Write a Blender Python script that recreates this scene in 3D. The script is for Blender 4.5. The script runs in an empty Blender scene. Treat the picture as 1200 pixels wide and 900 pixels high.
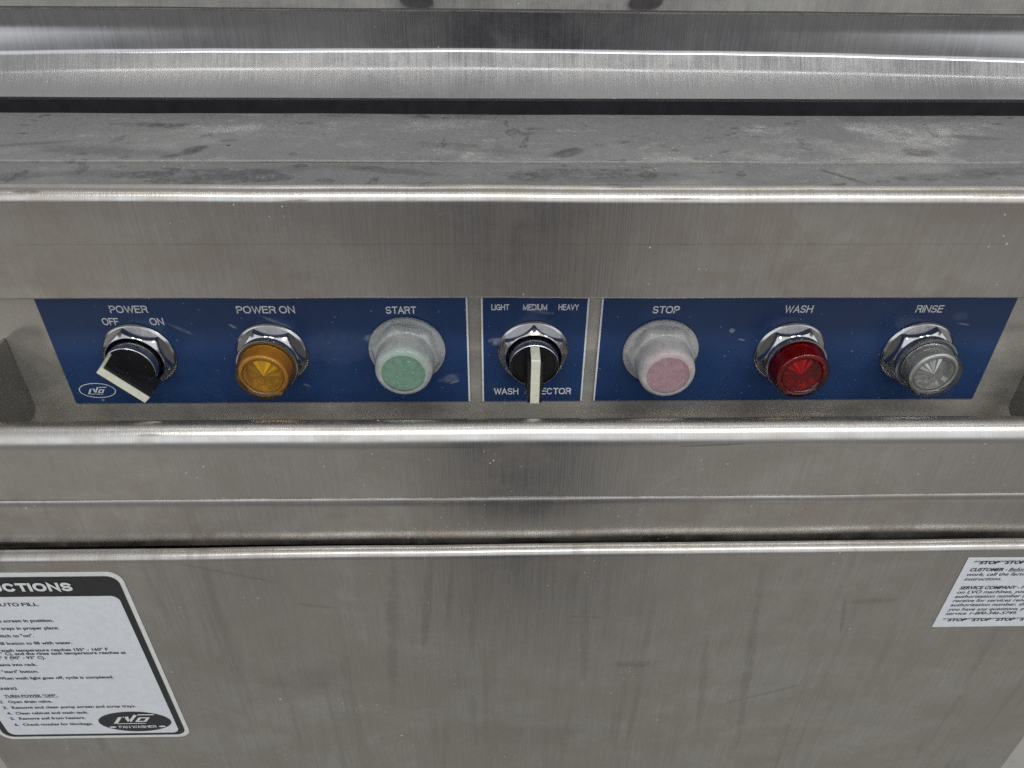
import bpy, bmesh, math, random
from mathutils import Matrix, Vector

random.seed(7)
S = bpy.context.scene
C = S.collection
PI = math.pi
R = math.radians

# ------------------------------------------------------------------ helpers
BASE = Vector((0.0125, 0.25, -0.95))


def finish(me, m, smooth=True, ang=28):
    for x in (m if isinstance(m, (list, tuple)) else [m]):
        me.materials.append(x)
    if smooth:
        me.polygons.foreach_set('use_smooth', [True] * len(me.polygons))
        me.set_sharp_from_angle(angle=R(ang))
    me.update()


def obj(name, bm, m, parent=None, loc=(0, 0, 0), rot=(0, 0, 0), smooth=True, ang=28, label=None, normals=True):
    if normals:
        bmesh.ops.recalc_face_normals(bm, faces=bm.faces)
    me = bpy.data.meshes.new(name)
    bm.to_mesh(me)
    bm.free()
    finish(me, m, smooth, ang)
    o = bpy.data.objects.new(name, me)
    C.objects.link(o)
    o.location = loc
    o.rotation_euler = rot
    if parent is not None:
        o.parent = parent
    if label:
        o['label'] = label
    return o


def arc(cx, cy, r, a0, a1, n=14):
    return [(cx + r * math.cos(R(a0 + (a1 - a0) * i / n)), cy + r * math.sin(R(a0 + (a1 - a0) * i / n))) for i in range(n + 1)]


def thicken(pl, t):
    """closed outline of a bent sheet: polyline pl plus its offset by t to the right-hand side"""
    off = []
    for i, p in enumerate(pl):
        a = Vector(pl[max(i - 1, 0)])
        b = Vector(pl[min(i + 1, len(pl) - 1)])
        d = (b - a).normalized()
        off.append((p[0] + d.y * t, p[1] - d.x * t))
    return list(pl) + off[::-1]


def prism_x(bm, outline, x0, x1, tilt=0.0, xr=0.0, segs=1):
    """closed (y,z) outline swept along x; tilt = rise of z per metre of x"""
    rings = []
    if segs == 1 and x1 - x0 > 0.3:
        segs = 64
    ph = 40 * outline[0][0] + 90 * outline[0][1]
    for k in range(segs + 1):
        x = x0 + (x1 - x0) * k / segs
        wz = 0.00022 * math.sin(9 * x + ph) + 0.00014 * math.sin(31 * x + 2.3 * ph) + 0.00006 * math.sin(83 * x + 5 * ph) if segs > 1 else 0
        wy = 0.00018 * math.sin(12 * x + 1.7 * ph) + 0.00010 * math.sin(41 * x + ph) if segs > 1 else 0
        rings.append([bm.verts.new((x, y + wy, z + wz + tilt * (x - xr))) for y, z in outline])
    n = len(outline)
    for a, b in zip(rings, rings[1:]):
        for i in range(n):
            bm.faces.new((a[i], a[(i + 1) % n], b[(i + 1) % n], b[i]))
    bm.faces.new(rings[0])
    bm.faces.new(rings[-1][::-1])


def box(bm, x0, x1, y0, y1, z0, z1):
    v = [bm.verts.new((x, y, z)) for x in (x0, x1) for y in (y0, y1) for z in (z0, z1)]
    for f in ((0, 1, 3, 2), (4, 6, 7, 5), (0, 4, 5, 1), (2, 3, 7, 6), (0, 2, 6, 4), (1, 5, 7, 3)):
        bm.faces.new([v[i] for i in f])


def bevel(bm, w, seg=2, ang=40):
    es = [e for e in bm.edges if len(e.link_faces) == 2 and e.calc_face_angle() > R(ang)]
    bmesh.ops.bevel(bm, geom=es, offset=w, segments=seg, profile=0.5, affect='EDGES')


def rings_surface(bm, rings, close_first=False, close_last=False):
    rows = []
    for ring in rings:
        if len(ring) == 1:
            rows.append([bm.verts.new(ring[0])])
        else:
            rows.append([bm.verts.new(p) for p in ring])
    for a, b in zip(rows, rows[1:]):
        if len(a) == 1 and len(b) == 1:
            continue
        n = max(len(a), len(b))
        for i in range(n):
            j = (i + 1) % n
            if len(a) == 1:
                bm.faces.new((a[0], b[i], b[j]))
            elif len(b) == 1:
                bm.faces.new((a[i], b[0], a[j]))
            else:
                bm.faces.new((a[i], b[i], b[j], a[j]))
    if close_first and len(rows[0]) > 1:
        bm.faces.new(rows[0][::-1])
    if close_last and len(rows[-1]) > 1:
        bm.faces.new(rows[-1])


def lathe(bm, prof, n=96, **k):
    rings = []
    for r, z in prof:
        if r < 1e-7:
            rings.append([(0, 0, z)])
        else:
            rings.append([(r * math.cos(2 * PI * i / n), r * math.sin(2 * PI * i / n), z) for i in range(n)])
    rings_surface(bm, rings, **k)


# ------------------------------------------------------------------ node helpers
class NT:
    def __init__(self, name):
        self.m = bpy.data.materials.new(name)
        self.m.use_nodes = True
        self.t = self.m.node_tree
        self.t.nodes.clear()
        self.out = self.t.nodes.new('ShaderNodeOutputMaterial')

    def n(self, typ, **kw):
        nd = self.t.nodes.new(typ)
        for k, v in kw.items():
            if k.startswith('i_'):
                nd.inputs[k[2:].replace('_', ' ')].default_value = v
            else:
                setattr(nd, k, v)
        return nd

    def l(self, a, b):
        self.t.links.new(a, b)

    def math(self, op, a, b=None, c=None, clamp=False):
        nd = self.n('ShaderNodeMath', operation=op, use_clamp=clamp)
        for i, v in enumerate((a, b, c)):
            if v is None:
                continue
            if isinstance(v, (int, float)):
                nd.inputs[i].default_value = v
            else:
                self.l(v, nd.inputs[i])
        return nd.outputs[0]

    def coord(self, scale=(1, 1, 1), loc=(0, 0, 0), rot=(0, 0, 0)):
        tc = self.n('ShaderNodeTexCoord')
        mp = self.n('ShaderNodeMapping')
        mp.inputs['Scale'].default_value = scale
        mp.inputs['Location'].default_value = loc
        mp.inputs['Rotation'].default_value = rot
        self.l(tc.outputs['Object'], mp.inputs['Vector'])
        return mp.outputs[0]

    def noise(self, scale=(1, 1, 1), s=1.0, detail=3, rough=0.55, dist=0.0, loc=(0, 0, 0), rot=(0, 0, 0)):
        nd = self.n('ShaderNodeTexNoise')
        nd.inputs['Scale'].default_value = s
        nd.inputs['Detail'].default_value = detail
        nd.inputs['Roughness'].default_value = rough
        nd.inputs['Distortion'].default_value = dist
        self.l(self.coord(scale, loc, rot), nd.inputs['Vector'])
        return nd.outputs['Fac']

    def remap(self, v, a, b, c=0.0, d=1.0):
        nd = self.n('ShaderNodeMapRange')
        nd.interpolation_type = 'SMOOTHSTEP'
        for k, x in zip(('From Min', 'From Max', 'To Min', 'To Max'), (a, b, c, d)):
            nd.inputs[k].default_value = x
        self.l(v, nd.inputs['Value'])
        return nd.outputs[0]

    def mix(self, fac, a, b, mode='MIX'):
        nd = self.n('ShaderNodeMix', data_type='RGBA', blend_type=mode)
        for sock, v in ((nd.inputs[0], fac), (nd.inputs[6], a), (nd.inputs[7], b)):
            if isinstance(v, (int, float)):
                sock.default_value = v
            elif isinstance(v, tuple):
                sock.default_value = (*v, 1) if len(v) == 3 else v
            else:
                self.l(v, sock)
        return nd.outputs[2]

    def specks(self, scale, keep, size, loc=(0, 0, 0), stretch=(1, 1, 1), rot=0):
        v = self.n('ShaderNodeTexVoronoi')
        v.inputs['Scale'].default_value = scale
        nz = self.n('ShaderNodeTexNoise')
        nz.inputs['Scale'].default_value = scale * 1.6
        cv = self.coord(stretch, loc, (0, 0, R(rot)))
        self.l(cv, nz.inputs['Vector'])
        ad = self.n('ShaderNodeVectorMath', operation='MULTIPLY_ADD')
        self.l(nz.outputs['Color'], ad.inputs[0])
        ad.inputs[1].default_value = (0.9 / scale,) * 3
        self.l(cv, ad.inputs[2])
        self.l(ad.outputs[0], v.inputs['Vector'])
        sp = self.n('ShaderNodeSeparateColor')
        self.l(v.outputs['Color'], sp.inputs[0])
        k = self.math('GREATER_THAN', sp.outputs[0], 1 - keep)
        sz = self.math('MULTIPLY', sp.outputs[1], size)
        d = self.math('LESS_THAN', v.outputs['Distance'], sz)
        return self.math('MULTIPLY', k, d)

    def smears(self, axes, items, wob=0.35, ws=60):
        """union of soft-edged ragged ellipses (x, y, rx, ry, angle, strength) in the two given axes"""
        tc = self.n('ShaderNodeTexCoord')
        sp = self.n('ShaderNodeSeparateXYZ')
        self.l(tc.outputs['Object'], sp.inputs[0])
        nz = self.noise(s=ws, detail=4, rough=0.7)
        w = self.math('MULTIPLY', self.math('SUBTRACT', nz, 0.5), wob * 9)
        br = self.remap(self.noise(s=330, detail=4, rough=0.75), 0.33, 0.60, 0.5, 1.0)
        total = None
        for x, y, rx, ry, a, st in items:
            dx = self.math('SUBTRACT', sp.outputs[axes[0]], x)
            dy = self.math('SUBTRACT', sp.outputs[axes[1]], y)
            ca, sa = math.cos(R(a)), math.sin(R(a))
            u = self.math('MULTIPLY_ADD', dx, ca / rx, self.math('MULTIPLY', dy, sa / rx))
            v = self.math('MULTIPLY_ADD', dy, ca / ry, self.math('MULTIPLY', dx, -sa / ry))
            d = self.math('ADD', self.math('MULTIPLY', u, u), self.math('MULTIPLY', v, v))
            d = self.math('ADD', d, w)
            mk = self.remap(d, 1.7, 0.2, 0.0, st)
            total = mk if total is None else self.math('MAXIMUM', total, mk)
        return self.math('MULTIPLY', total, br)


STEEL_CACHE = {}


def steel(name, base=(0.60, 0.585, 0.56), rough=0.26, film=0.35, film_col=(0.150, 0.136, 0.118), grain='z',
          speck=0.006, marks=None, streak=0.0, brown=0.25, bump=0.05, aniso=0.0, white=None, seed=0.0, dust=0.0, warp=0.12, fvar=0.8):
    t = NT(name)
    sc = {'z': (1400, 40, 26), 'x': (14, 700, 900), 'y': (1400, 26, 40)}[grain]
    off = (seed, seed * 1.7, seed * 0.6)
    g = t.noise(sc, 1.0, 3, 0.6, loc=off)
    big = t.noise((1, 1, 1.6), 7, 5, 0.62, 0.6, loc=off)
    mid = t.noise((1, 1, 1.2), 26, 8, 0.72, 0.35, loc=(off[0] + 3, 1, 2))
    fine = t.noise((1, 1, 1), 420, 3, 0.7, loc=(off[0] + 9, 0, 0))
    f_big = t.remap(big, 0.34, 0.68)
    f_mid = t.remap(mid, 0.32, 0.72)
    # base metal colour
    col = t.mix(t.remap(g, 0.25, 0.75), tuple(c * 0.90 for c in base), tuple(min(c * 1.08, 1) for c in base))
    col = t.mix(t.math('MULTIPLY', f_mid, brown), col, (0.46, 0.385, 0.31), 'MIX')
    # dull film of dried water and grease
    fm = t.math('MULTIPLY', t.math('MULTIPLY_ADD', f_big, 0.6, 0.4), film)
    fm = t.math('ADD', fm, t.math('MULTIPLY', t.math('SUBTRACT', f_mid, 0.5), film * fvar))
    if streak:
        sk = t.noise((85, 6, 4.5), 1, 4, 0.6, 0.25, loc=off)
        sk2 = t.noise((26, 3, 2.2), 1, 3, 0.5, 0.2, loc=(off[0] + 5, 2, 1))
        skm = t.math('MULTIPLY', t.remap(sk, 0.50, 0.70), t.remap(sk2, 0.40, 0.62))
        fm = t.math('ADD', fm, t.math('MULTIPLY', skm, streak))
        col = t.mix(t.math('MULTIPLY', skm, 0.5 * streak), col, (0.30, 0.28, 0.25))
    fcol = t.mix(f_mid, tuple(c * (1 - 0.17 * fvar) for c in film_col), tuple(c * (1 + 0.20 * fvar) for c in film_col))
    fcol = t.mix(t.remap(fine, 0.3, 0.7, 0, 0.30), fcol, tuple(c * 1.5 for c in film_col))
    rg = t.math('ADD', t.math('MULTIPLY_ADD', f_mid, 0.07, rough - 0.02), t.math('MULTIPLY', t.math('SUBTRACT', g, 0.5), 0.10))
    if dust:
        dn = t.noise((1, 1, 1), 900, 2, 0.8)
        dn2 = t.noise((1, 1.8, 1), 22, 6, 0.7, 1.4, loc=(4, 3, off[0]))
        dm = t.math('MULTIPLY', t.remap(dn2, 0.28, 0.62, 0.68, 1.0), dust)
        dm = t.math('ADD', dm, t.math('MULTIPLY', t.math('SUBTRACT', dn, 0.5), 0.9))
        fm = t.math('ADD', fm, dm)
        fcol = t.mix(t.remap(dn, 0.35, 0.72), fcol, tuple(min(c * 1.7, 1) for c in film_col))
    if dust:
        for sc_, kp, sz, st_, an in ((45, .26, .42, (0.40, 1.4, 1), 20), (60, .20, .40, (1.3, 0.6, 1), -35), (28, .30, .42, (0.35, 1.5, 1), -9), (120, .16, .45, (0.7, 1.2, 1), 50)):
            v_ = t.specks(sc_, kp, sz, loc=(sc_, 0, 0), stretch=st_, rot=an)
            br_ = t.math('MULTIPLY', v_, t.remap(t.noise(s=260, detail=4, rough=0.8), 0.36, 0.62, 0.1, 0.75))
            fcol = t.mix(br_, fcol, tuple(c * 0.45 for c in film_col))
        for sc_, kp, sz, st_, an in ((90, .20, .42, (0.3, 1.7, 1), 12), (140, .16, .45, (0.8, 1.2, 1), -20), (420, .10, .40, (1, 1, 1), 0)):
            v_ = t.specks(sc_, kp, sz, loc=(sc_, 2, 0), stretch=st_, rot=an)
            br_ = t.math('MULTIPLY', v_, t.remap(t.noise(s=300, detail=4, rough=0.8), 0.40, 0.66, 0.0, 0.55))
            fcol = t.mix(br_, fcol, (0.36, 0.36, 0.36))
    if marks:
        axes, items = marks
        mk = t.smears(axes, items)
        col = t.mix(mk, col, (0.22, 0.205, 0.19))
        fcol = t.mix(mk, fcol, tuple(c * 0.42 for c in film_col))
        rg = t.math('ADD', rg, t.math('MULTIPLY', mk, 0.1))
    if white:
        axes, items = white
        mk = t.smears(axes, items, 0.5, 240)
        fm = t.math('ADD', fm, mk)
        fcol = t.mix(mk, fcol, (0.36, 0.34, 0.31))
    sp = t.specks(260, speck * 4, 0.22, loc=off)
    sp2 = t.specks(560, speck * 9, 0.32, loc=(off[0] + 2, 1, 1))
    clus = t.remap(t.noise((1, 1, 1), 16, 3, 0.6, 0.5, loc=(off[0] + 4, 8, 2)), 0.50, 0.62)
    spm = t.math('MULTIPLY', t.math('MAXIMUM', sp, sp2), clus)
    dsp = t.specks(150, speck * 1.2, 0.15, loc=(off[0] + 7, 3, 1), stretch=(0.7, 1, 1))
    fm = t.math('MAXIMUM', t.math('MAXIMUM', fm, spm), dsp)
    fm = t.math('MINIMUM', t.math('MAXIMUM', fm, 0.0), 1.0)
    fcol = t.mix(spm, fcol, (0.50, 0.49, 0.47))
    fcol = t.mix(dsp, fcol, (0.05, 0.045, 0.04))
    # scratches: thin ragged lines at a slant
    sl = t.noise((8, 8, 900), 1, 2, 0.5, 0.0, rot=(0, R(24), 0), loc=off)
    slm = t.math('MULTIPLY', t.remap(sl, 0.73, 0.76), t.remap(big, 0.52, 0.6))
    rg = t.math('ADD', rg, t.math('MULTIPLY', slm, 0.2))
    p = t.n('ShaderNodeBsdfPrincipled')
    t.l(col, p.inputs['Base Color'])
    p.inputs['Metallic'].default_value = 1.0
    t.l(rg, p.inputs['Roughness'])
    p.inputs['Anisotropic'].default_value = aniso
    # sheet metal is never perfectly flat: broad soft waviness plus brushing
    wv = t.noise((1, 1, 1.6), 9, 1, 0.3, loc=(off[0], 5, 2))
    b1 = t.n('ShaderNodeBump')
    b1.inputs['Strength'].default_value = warp
    b1.inputs['Distance'].default_value = 0.004
    t.l(wv, b1.inputs['Height'])
    b2 = t.n('ShaderNodeBump')
    b2.inputs['Strength'].default_value = bump
    b2.inputs['Distance'].default_value = 0.0006
    t.l(g, b2.inputs['Height'])
    t.l(b1.outputs[0], b2.inputs['Normal'])
    t.l(b2.outputs[0], p.inputs['Normal'])
    d = t.n('ShaderNodeBsdfPrincipled')
    t.l(fcol, d.inputs['Base Color'])
    d.inputs['Roughness'].default_value = 0.62
    d.inputs['Specular IOR Level'].default_value = 0.35
    mx = t.n('ShaderNodeMixShader')
    t.l(fm, mx.inputs[0])
    t.l(p.outputs[0], mx.inputs[1])
    t.l(d.outputs[0], mx.inputs[2])
    t.l(mx.outputs[0], t.out.inputs[0])
    return t.m


def plain(name, col, rough=0.5, metal=0.0, var=0.12, s=80, spec=0.5, speck=None, coat=0.0, bump=0.0):
    t = NT(name)
    nz = t.noise(s=s, detail=4, rough=0.65)
    c = t.mix(t.remap(nz, 0.3, 0.7), tuple(x * (1 - var) for x in col), tuple(min(1, x * (1 + var)) for x in col))
    r = t.math('MULTIPLY_ADD', nz, 0.16, rough - 0.08)
    if speck:
        m = t.specks(speck[0], speck[1], speck[2])
        c = t.mix(m, c, speck[3])
        r = t.math('MAXIMUM', r, t.math('MULTIPLY', m, 0.7))
    p = t.n('ShaderNodeBsdfPrincipled')
    t.l(c, p.inputs['Base Color'])
    t.l(r, p.inputs['Roughness'])
    p.inputs['Metallic'].default_value = metal
    p.inputs['Specular IOR Level'].default_value = spec
    p.inputs['Coat Weight'].default_value = coat
    if bump:
        b = t.n('ShaderNodeBump')
        b.inputs['Strength'].default_value = bump
        b.inputs['Distance'].default_value = 0.0005
        t.l(t.noise(s=s * 6, detail=3), b.inputs['Height'])
        t.l(b.outputs[0], p.inputs['Normal'])
    t.l(p.outputs[0], t.out.inputs[0])
    return t.m


def lens_wall(name, tint, body, dens=0.3):
    """clear coloured plastic shell: tinted see-through, a little milky body, sharp gloss"""
    t = NT(name)
    tr = t.n('ShaderNodeBsdfTransparent')
    tr.inputs[0].default_value = (*tint, 1)
    df = t.n('ShaderNodeBsdfDiffuse')
    df.inputs[0].default_value = (*body, 1)
    tl = t.n('ShaderNodeBsdfTranslucent')
    tl.inputs[0].default_value = (*body, 1)
    m0 = t.n('ShaderNodeMixShader')
    m0.inputs[0].default_value = 0.4
    t.l(df.outputs[0], m0.inputs[1])
    t.l(tl.outputs[0], m0.inputs[2])
    m1 = t.n('ShaderNodeMixShader')
    nz = t.noise(s=160, detail=3)
    t.l(t.math('MULTIPLY_ADD', nz, 0.08, dens - 0.02), m1.inputs[0])
    t.l(tr.outputs[0], m1.inputs[1])
    t.l(m0.outputs[0], m1.inputs[2])
    gl = t.n('ShaderNodeBsdfGlossy')
    gl.inputs['Roughness'].default_value = 0.06
    fr = t.n('ShaderNodeFresnel')
    fr.inputs[0].default_value = 1.5
    m2 = t.n('ShaderNodeMixShader')
    t.l(t.math('MULTIPLY_ADD', fr.outputs[0], 0.9, 0.02), m2.inputs[0])
    t.l(m1.outputs[0], m2.inputs[1])
    t.l(gl.outputs[0], m2.inputs[2])
    t.l(m2.outputs[0], t.out.inputs[0])
    return t.m


def turned(name, col, rough=0.28, aniso=0.85, wedge=0.0):
    """metal turned on a lathe: the highlight fans out from the axis"""
    t = NT(name)
    p = t.n('ShaderNodeBsdfPrincipled')
    nz = t.noise(s=900, detail=2)
    c = t.mix(nz, tuple(x * 0.85 for x in col), tuple(min(1, x * 1.1) for x in col))
    t.l(c, p.inputs['Base Color'])
    p.inputs['Metallic'].default_value = 1.0
    p.inputs['Roughness'].default_value = rough
    p.inputs['Anisotropic'].default_value = aniso
    p.inputs['Anisotropic Rotation'].default_value = 0.25
    tg = t.n('ShaderNodeTangent', direction_type='RADIAL', axis='Z')
    t.l(tg.outputs[0], p.inputs['Tangent'])
    df = t.n('ShaderNodeBsdfDiffuse')
    t.l(c, df.inputs[0])
    mx = t.n('ShaderNodeMixShader')
    mx.inputs[0].default_value = wedge
    t.l(p.outputs[0], mx.inputs[1])
    t.l(df.outputs[0], mx.inputs[2])
    t.l(mx.outputs[0], t.out.inputs[0])
    return t.m


def silicone(name, body, see=0.42, dirt=None):
    t = NT(name)
    tr = t.n('ShaderNodeBsdfTransparent')
    tr.inputs[0].default_value = (0.96, 0.98, 0.97, 1)
    nz = t.noise(s=130, detail=5, rough=0.75, dist=0.5)
    col = t.mix(t.remap(nz, 0.3, 0.7), tuple(x * 0.86 for x in body), body)
    if dirt:
        for sc, keep, size, dc in dirt:
            col = t.mix(t.specks(sc, keep, size), col, dc)
    df = t.n('ShaderNodeBsdfDiffuse')
    t.l(col, df.inputs[0])
    tl = t.n('ShaderNodeBsdfTranslucent')
    t.l(col, tl.inputs[0])
    m0 = t.n('ShaderNodeMixShader')
    m0.inputs[0].default_value = 0.45
    t.l(df.outputs[0], m0.inputs[1])
    t.l(tl.outputs[0], m0.inputs[2])
    m1 = t.n('ShaderNodeMixShader')
    lw = t.n('ShaderNodeLayerWeight')
    lw.inputs[0].default_value = 0.35
    f = t.math('MULTIPLY_ADD', lw.outputs['Facing'], 0.45, 1 - see)
    f = t.math('MINIMUM', t.math('MULTIPLY_ADD', t.math('SUBTRACT', nz, 0.5), 0.55, f), 1.0)
    if dirt:
        for sc, keep, size, dc in dirt:
            f = t.math('MAXIMUM', f, t.specks(sc, keep, size))
    t.l(f, m1.inputs[0])
    t.l(tr.outputs[0], m1.inputs[1])
    t.l(m0.outputs[0], m1.inputs[2])
    gl = t.n('ShaderNodeBsdfGlossy')
    gl.inputs['Roughness'].default_value = 0.11
    fr = t.n('ShaderNodeFresnel')
    fr.inputs[0].default_value = 1.42
    m2 = t.n('ShaderNodeMixShader')
    t.l(fr.outputs[0], m2.inputs[0])
    t.l(m1.outputs[0], m2.inputs[1])
    t.l(gl.outputs[0], m2.inputs[2])
    t.l(m2.outputs[0], t.out.inputs[0])
    return t.m


# ------------------------------------------------------------------ materials
M = {}
M['hood'] = steel('hood_brushed_steel', base=(0.47, 0.47, 0.475), rough=0.19, film=0.10, brown=0.05, grain='z', speck=0.002, bump=0.08, seed=1.3, warp=0.012)
M['flange'] = steel('hood_flange_steel', base=(0.62, 0.61, 0.58), rough=0.34, film=0.45, film_col=(0.36, 0.36, 0.34), speck=0.006, seed=2.2)
M['ledge'] = steel('dusty_ledge_steel', base=(0.55, 0.55, 0.55), rough=0.34, film=0.62, film_col=(0.140, 0.140, 0.143), grain='x', speck=0.016,
                   dust=0.62, brown=0.05, seed=3.1, warp=0.05, white=((0, 1), [(0, .0052, .6, .0007, 0, .7), (.11, .022, .07, .010, 5, .16), (-.3, .012, .06, .005, 10, .3), (-.2, .040, .06, .01, 0, .2)]),
                   marks=((0, 1), [(-0.164, 0.020, .0085, .0045, 55, .9), (-0.172, 0.012, .006, .003, 30, .8), (-0.150, 0.036, .006, .002, 10, .6),
                                   (0.033, 0.018, .010, .006, 35, .85), (0.225, 0.020, .008, .006, 0, .7), (0.013, 0.050, .006, .003, 20, .6),
                                   (-0.27, 0.026, .05, .0025, 14, .5), (-0.21, 0.018, .035, .007, -8, .45), (0.262, 0.045, .018, .004, -10, .5),
                                   (-0.02, 0.026, .03, .006, -15, .4), (0.12, 0.021, .006, .0012, 35, .9), (0.165, 0.026, .005, .0012, -45, .8),
                                   (-0.055, -0.006, .03, .004, -12, .5), (0.24, -0.010, .04, .006, 10, .45), (0.17, -0.012, .012, .0015, -50, .8),
                                   (-0.13, -0.012, .04, .006, 18, .4), (-0.24, -0.015, .05, .005, 8, .4), (0.05, -0.018, .05, .004, 4, .35)]))
M['front'] = steel('overhang_front_steel', base=(0.62, 0.61, 0.595), rough=0.25, film=0.26, film_col=(0.150, 0.136, 0.118), speck=0.003, bump=0.08, seed=4.7, brown=0.55, warp=0.12,
                   marks=((0, 2), [(-.226, .1125, .006, .0006, 0, .9), (-.262, .1128, .003, .0005, 0, .8), (-.10, .109, .007, .0005, 3, .7), (.085, .110, .012, .0005, 0, .8), (.24, .111, .02, .0004, 0, .7), (0.01, .0865, .3, .0004, 0, .35)]),
                   white=((0, 2), [(-0.21, .088, .05, .012, -8, .28), (-0.10, .084, .035, .014, -20, .25), (0.10, .078, .03, .008, 5, .22), (0.24, .088, .07, .012, 4, .22), (0.085, .066, .03, .003, 4, .3), (0.21, .075, .03, .006, 20, .22)]))
M['recess'] = steel('recess_panel_steel', base=(0.60, 0.575, 0.54), rough=0.17, film=0.78, film_col=(0.46, 0.435, 0.385), speck=0.004, bump=0.04, seed=5.9, warp=0.02, fvar=0.15, brown=0.12)
M['rail'] = steel('rail_steel', base=(0.63, 0.625, 0.61), rough=0.25, film=0.22, film_col=(0.150, 0.138, 0.122), speck=0.005, bump=0.07, seed=6.4, brown=0.40, warp=0.12,
                  marks=((0, 2), [(.12, -.033, .018, .0005, 2, .7), (-.03, -.0335, .02, .0004, 0, .5), (-.2, -.026, .006, .0005, 0, .7)]),
                  white=((0, 2), [(-.115, -.058, .065, .010, 62, .22), (-.26, -.055, .03, .014, 0, .18), (.095, -.062, .012, .002, 40, .5), (.115, -.068, .02, .002, 0, .5)]))
M['trim'] = steel('trim_strip_steel', base=(0.60, 0.59, 0.575), rough=0.23, film=0.30, film_col=(0.150, 0.136, 0.118), speck=0.008, streak=0.28, bump=0.03, seed=7.7, brown=0.5)
M['door'] = steel('lower_door_steel', base=(0.55, 0.54, 0.525), rough=0.28, film=0.36, film_col=(0.138, 0.125, 0.110), speck=0.005, streak=0.30, seed=8.8, brown=0.36, bump=0.05,
                  marks=((0, 2), [(-.075, -.19, .004, .07, -5, 0.26), (-.05, -.155, .003, .045, -6, 0.27), (-.035, -.15, .0022, .03, -5, 0.27), (-.02, -.17, .003, .05, -4, 0.19),
                                  (.175, -.23, .0035, .10, 6, 0.27), (.145, -.25, .003, .06, 6, 0.22), (.055, -.19, .003, .05, 3, 0.22), (.068, -.16, .002, .04, 2, 0.19),
                                  (.09, -.225, .016, .004, 0, 0.31), (.245, -.158, .016, .003, 4, 0.31), (.228, -.172, .0014, .02, 10, 0.33), (.19, -.266, .03, .0016, 24, 0.33),
                                  (-.17, -.125, .03, .0014, -18, 0.27), (-.12, -.158, .014, .002, -10, 0.27), (.055, -.172, .014, .0012, -4, 0.33), (-.14, -.24, .03, .012, 0, 0.14), (.02, -.315, .06, .02, 0, 0.12)]))
M['bracket'] = steel('bracket_shaded_steel', base=(0.46, 0.455, 0.445), rough=0.34, film=0.3, film_col=(0.10, 0.10, 0.10), speck=0.012, seed=9.1)  # steel toned darker, putting the shade of the recess ends into its colour
M['side'] = steel('cabinet_side_steel', base=(0.55, 0.54, 0.52), rough=0.35, film=0.35, seed=10.3)
t = NT('blue_faceplate_enamel')
nb = t.noise(s=38, detail=6, rough=0.7, dist=0.6)
nb2 = t.noise(s=500, detail=3, rough=0.7)
bc = t.mix(t.remap(nb, 0.3, 0.7), (0.0160, 0.044, 0.130), (0.0205, 0.053, 0.148))
bc = t.mix(t.remap(nb2, 0.62, 0.80, 0, 0.5), bc, (0.05, 0.085, 0.19))
sc = t.smears((0, 2), [(-.131, .021, .010, .0009, -27, .5), (-.187, .0165, .008, .001, -30, .4), (-.157, .0185, .0028, .0008, -35, .8), (-.0785, .0105, .004, .0022, 20, .5), (-.033, -.0195, .006, .0026, 12, .35), (-.030, -.022, .003, .0008, 20, .6),
                       (-.0035, .0075, .0035, .0024, 30, .75), (-.0065, .0085, .003, .0012, 20, .5), (.022, .0275, .007, .0012, -10, .3), (.135, .0145, .0016, .0013, 0, .9), (.142, .008, .0022, .0006, -15, .7), (.272, .0185, .004, .0006, -12, .7), (.268, .024, .004, .003, 0, .22),
                       (-.247, -.0345, .0010, .0007, 60, .9), (-.12, -.024, .0025, .0007, -20, .5), (.012, -.012, .004, .004, 0, .2), (-.098, .004, .02, .012, 0, .06)], 0.4, 300)
sp_ = t.specks(230, 0.05, 0.17)
sp2_ = t.specks(520, 0.03, 0.25)
mk_ = t.math('MAXIMUM', t.math('MULTIPLY', sc, 0.65), t.math('MULTIPLY', t.math('MAXIMUM', sp_, sp2_), 0.4))
bc = t.mix(mk_, bc, (0.42, 0.44, 0.50))
p = t.n('ShaderNodeBsdfPrincipled')
t.l(bc, p.inputs['Base Color'])
t.l(t.math('MULTIPLY_ADD', mk_, 0.4, t.math('MULTIPLY_ADD', nb, 0.22, 0.16)), p.inputs['Roughness'])
p.inputs['Specular IOR Level'].default_value = 0.45
bb = t.n('ShaderNodeBump'); bb.inputs['Strength'].default_value = 0.08; bb.inputs['Distance'].default_value = 0.0006
t.l(t.noise(s=120, detail=3), bb.inputs['Height'])
t.l(bb.outputs[0], p.inputs['Normal'])
t.l(p.outputs[0], t.out.inputs[0])
M['blue'] = t.m
M['white_print'] = plain('white_print', (0.82, 0.82, 0.84), 0.45, var=0.06, s=300)
M['chrome'] = plain('nut_chrome', (0.50, 0.50, 0.51), 0.17, 1.0, var=0.08, s=220, bump=0.05)
M['collar'] = plain('collar_chrome', (0.50, 0.51, 0.53), 0.24, 1.0, var=0.08, s=260, bump=0.08)
M['black'] = plain('black_knob_plastic', (0.010, 0.010, 0.011), 0.30, var=0.2, s=200, spec=0.5, speck=(500, 0.02, 0.2, (0.2, 0.2, 0.2)))
M['cream'] = plain('cream_pointer_plastic', (0.68, 0.68, 0.56), 0.42, var=0.08, s=200, speck=(420, 0.03, 0.25, (0.4, 0.36, 0.25)))
M['gasket'] = plain('black_rubber_gasket', (0.009, 0.009, 0.012), 0.5, var=0.3, s=120, spec=0.3, speck=(240, 0.02, 0.16, (0.2, 0.2, 0.22)))
M['grip'] = plain('dark_grip_rubber', (0.06, 0.055, 0.055), 0.30, var=0.2, s=90)
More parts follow.
